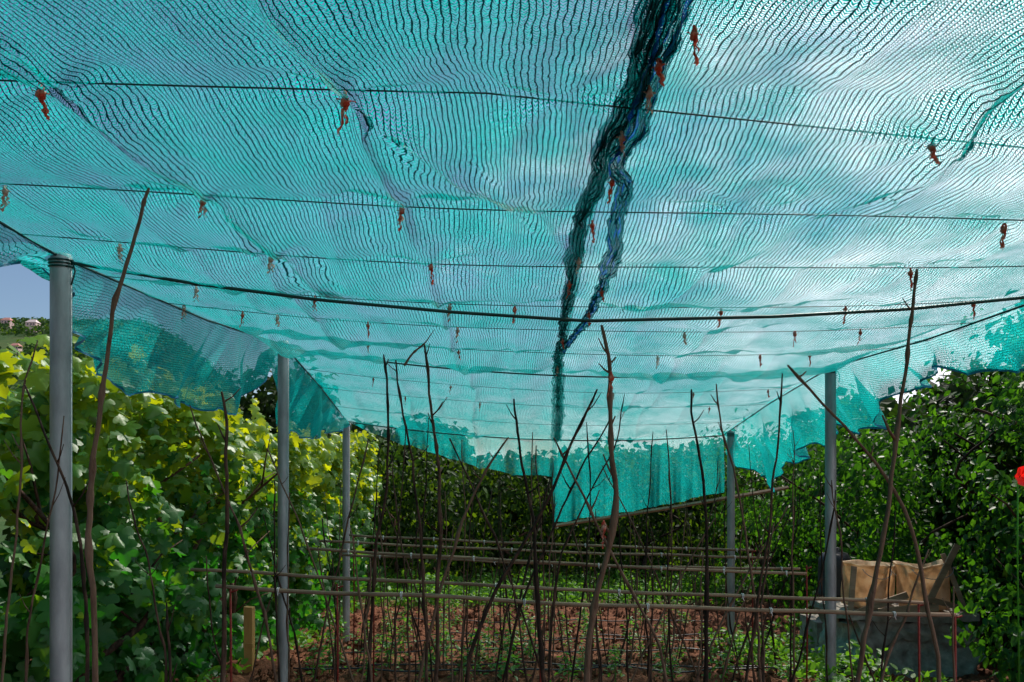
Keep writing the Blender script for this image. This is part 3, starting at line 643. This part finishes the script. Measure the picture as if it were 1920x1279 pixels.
tub(2.90,6.32,g0+.485,.11,.30,"square pale tan plastic tub behind two others",.05,.9)
v=[];f=[]; lathe([(.001,0),(.13,0),(.14,.02),(.14,.18),(.146,.19),(.146,.22),(.14,.23),(.14,.42),(.135,.50),(.10,.55),(.04,.57),(.04,.60),(.001,.60)],28,v,f)
o=mesh_obj("dark_drum",v,f,MBLACK); o.location=(2.78,6.85,gz(2.7,6.8)+.33); reg(o,"dark plastic drum standing on a block behind tubs","drum")
rough("concrete_block",.5,.42,.34,.02,MCONC,(2.80,6.85,gz(2.7,6.8)-.02),"rough concrete block carrying a dark drum","concrete block",5)
for (a,c,w_,t_) in[((2.96,5.74,g0+.47),(3.20,5.72,g0+.98),.045,.012),((2.50,5.78,g0+.475),(2.84,5.72,g0+.62),.05,.014),((3.30,5.78,g0+.47),(3.18,5.88,g0+.90),.035,.012),((2.50,5.88,g0+.47),(2.56,5.96,g0+.80),.04,.012),((2.62,5.70,g0+.50),(3.05,5.70,g0+.53),.05,.016),((3.35,5.76,g0+.48),(2.95,5.70,g0+.60),.04,.014)]:
    A=Vector(a); d=Vector(c)-A; s=d.normalized().cross(Vector((0,1,0))).normalized()*w_/2; u=Vector((0,t_/2,0)); v=[];f=[]
    for e_ in(Vector((0,0,0)),d*.5+Vector((0,0,.006)),d):
        for q in(s+u,s-u,-s-u,-s+u): v.append(tuple(e_+q))
    for r_ in(0,4):
        for k in range(4): f.append((r_+k,r_+(k+1)%4,r_+4+(k+1)%4,r_+4+k))
    f+= [(3,2,1,0),(8,9,10,11)]
    o=mesh_obj("wooden_board",v,f,MPLANK,smooth=False); o.location=A; reg(o,"short wooden board leaning against a plastic tub","board","boards leaning on the tubs")
# red bloom
pv=[];pf=[]
for k in range(7):
    a=k*.9; b=len(pv)
    for i in range(5):
        for j in(-1,-.5,0,.5,1):
            r=.002+.009*i; wd=.75*math.sin(.5+i*.5); aa=a+j*wd; pv.append((r*math.cos(aa),-.010*i*(1-.3*abs(j))-.004*(k%2),r*math.sin(aa)))
    for i in range(4):
        for j in range(4): pf.append((b+i*5+j,b+i*5+j+1,b+i*5+j+6,b+i*5+j+5))
o=mesh_obj("poppy",pv,pf,MPOPPY); o.location=WP(1912,893,3.3); o.scale=(1.15,1.15,1.15)
x,y,z=o.location; sv,sf=tube([(0,.01,0),(.03,.06,-.3),(.08,.12,-(z-gz(x,y))/1.15)],.003,5)
s=mesh_obj("stem",sv,sf,MTOM); s.parent=o; reg(o,"bright red poppy bloom on a tall stem","flower")
# ------------------------------------------------------------ sky, sun, camera
sd=Vector((.42,.80,.95)).normalized(); el=math.asin(sd.z); az=math.atan2(sd.x,sd.y)
w=bpy.data.worlds.new("World"); scn.world=w; w.use_nodes=True; nt=w.node_tree; L=nt.links
bg=nt.nodes['Background']; sky=nt.nodes.new('ShaderNodeTexSky'); sky.sky_type='NISHITA'; sky.sun_disc=False; sky.sun_elevation=el; sky.sun_rotation=az; sky.air_density=1.0; sky.dust_density=.5; sky.ozone_density=3
tc=nt.nodes.new('ShaderNodeTexCoord'); mp=nt.nodes.new('ShaderNodeMapping'); mp.inputs['Scale'].default_value=(1,1,2.6); L.new(tc.outputs['Generated'],mp.inputs[0])
n=N(nt,'ShaderNodeTexNoise',Scale=5.0,Detail=8,Roughness=.6); L.new(mp.outputs[0],n.inputs['Vector'])
sp=nt.nodes.new('ShaderNodeSeparateXYZ'); L.new(tc.outputs['Generated'],sp.inputs[0])
k=M(nt,'ADD',n.outputs[0],M(nt,'MULTIPLY',sp.outputs[0],.80)); k=M(nt,'SUBTRACT',k,M(nt,'MULTIPLY',sp.outputs[2],.06))
mr=nt.nodes.new('ShaderNodeMapRange'); L.new(k,mr.inputs[0]); mr.inputs[1].default_value=.56; mr.inputs[2].default_value=.92
mx=N(nt,'ShaderNodeMixRGB'); L.new(mr.outputs[0],mx.inputs[0]); L.new(sky.outputs[0],mx.inputs[1]); mx.inputs[2].default_value=(19,18,19.5,1)
L.new(mx.outputs[0],bg.inputs[0]); bg.inputs[1].default_value=.09
sl=bpy.data.lights.new("sun",'SUN'); sl.energy=5; sl.angle=math.radians(.5); sl.color=(1,.94,.84)
so=link(bpy.data.objects.new("sun",sl)); so.rotation_euler=sd.to_track_quat('Z','Y').to_euler()
cam=bpy.data.cameras.new("camera"); cam.lens=28; cam.sensor_width=36; cam.shift_y=(900-639.5)/1920; cam.clip_end=4000; cam.clip_start=.05
co=link(bpy.data.objects.new("camera",cam)); co.location=(0,0,EYE); co.rotation_euler=(math.radians(90),0,0); scn.camera=co
scn.view_settings.view_transform='Standard'; scn.view_settings.look='None'; scn.view_settings.exposure=0
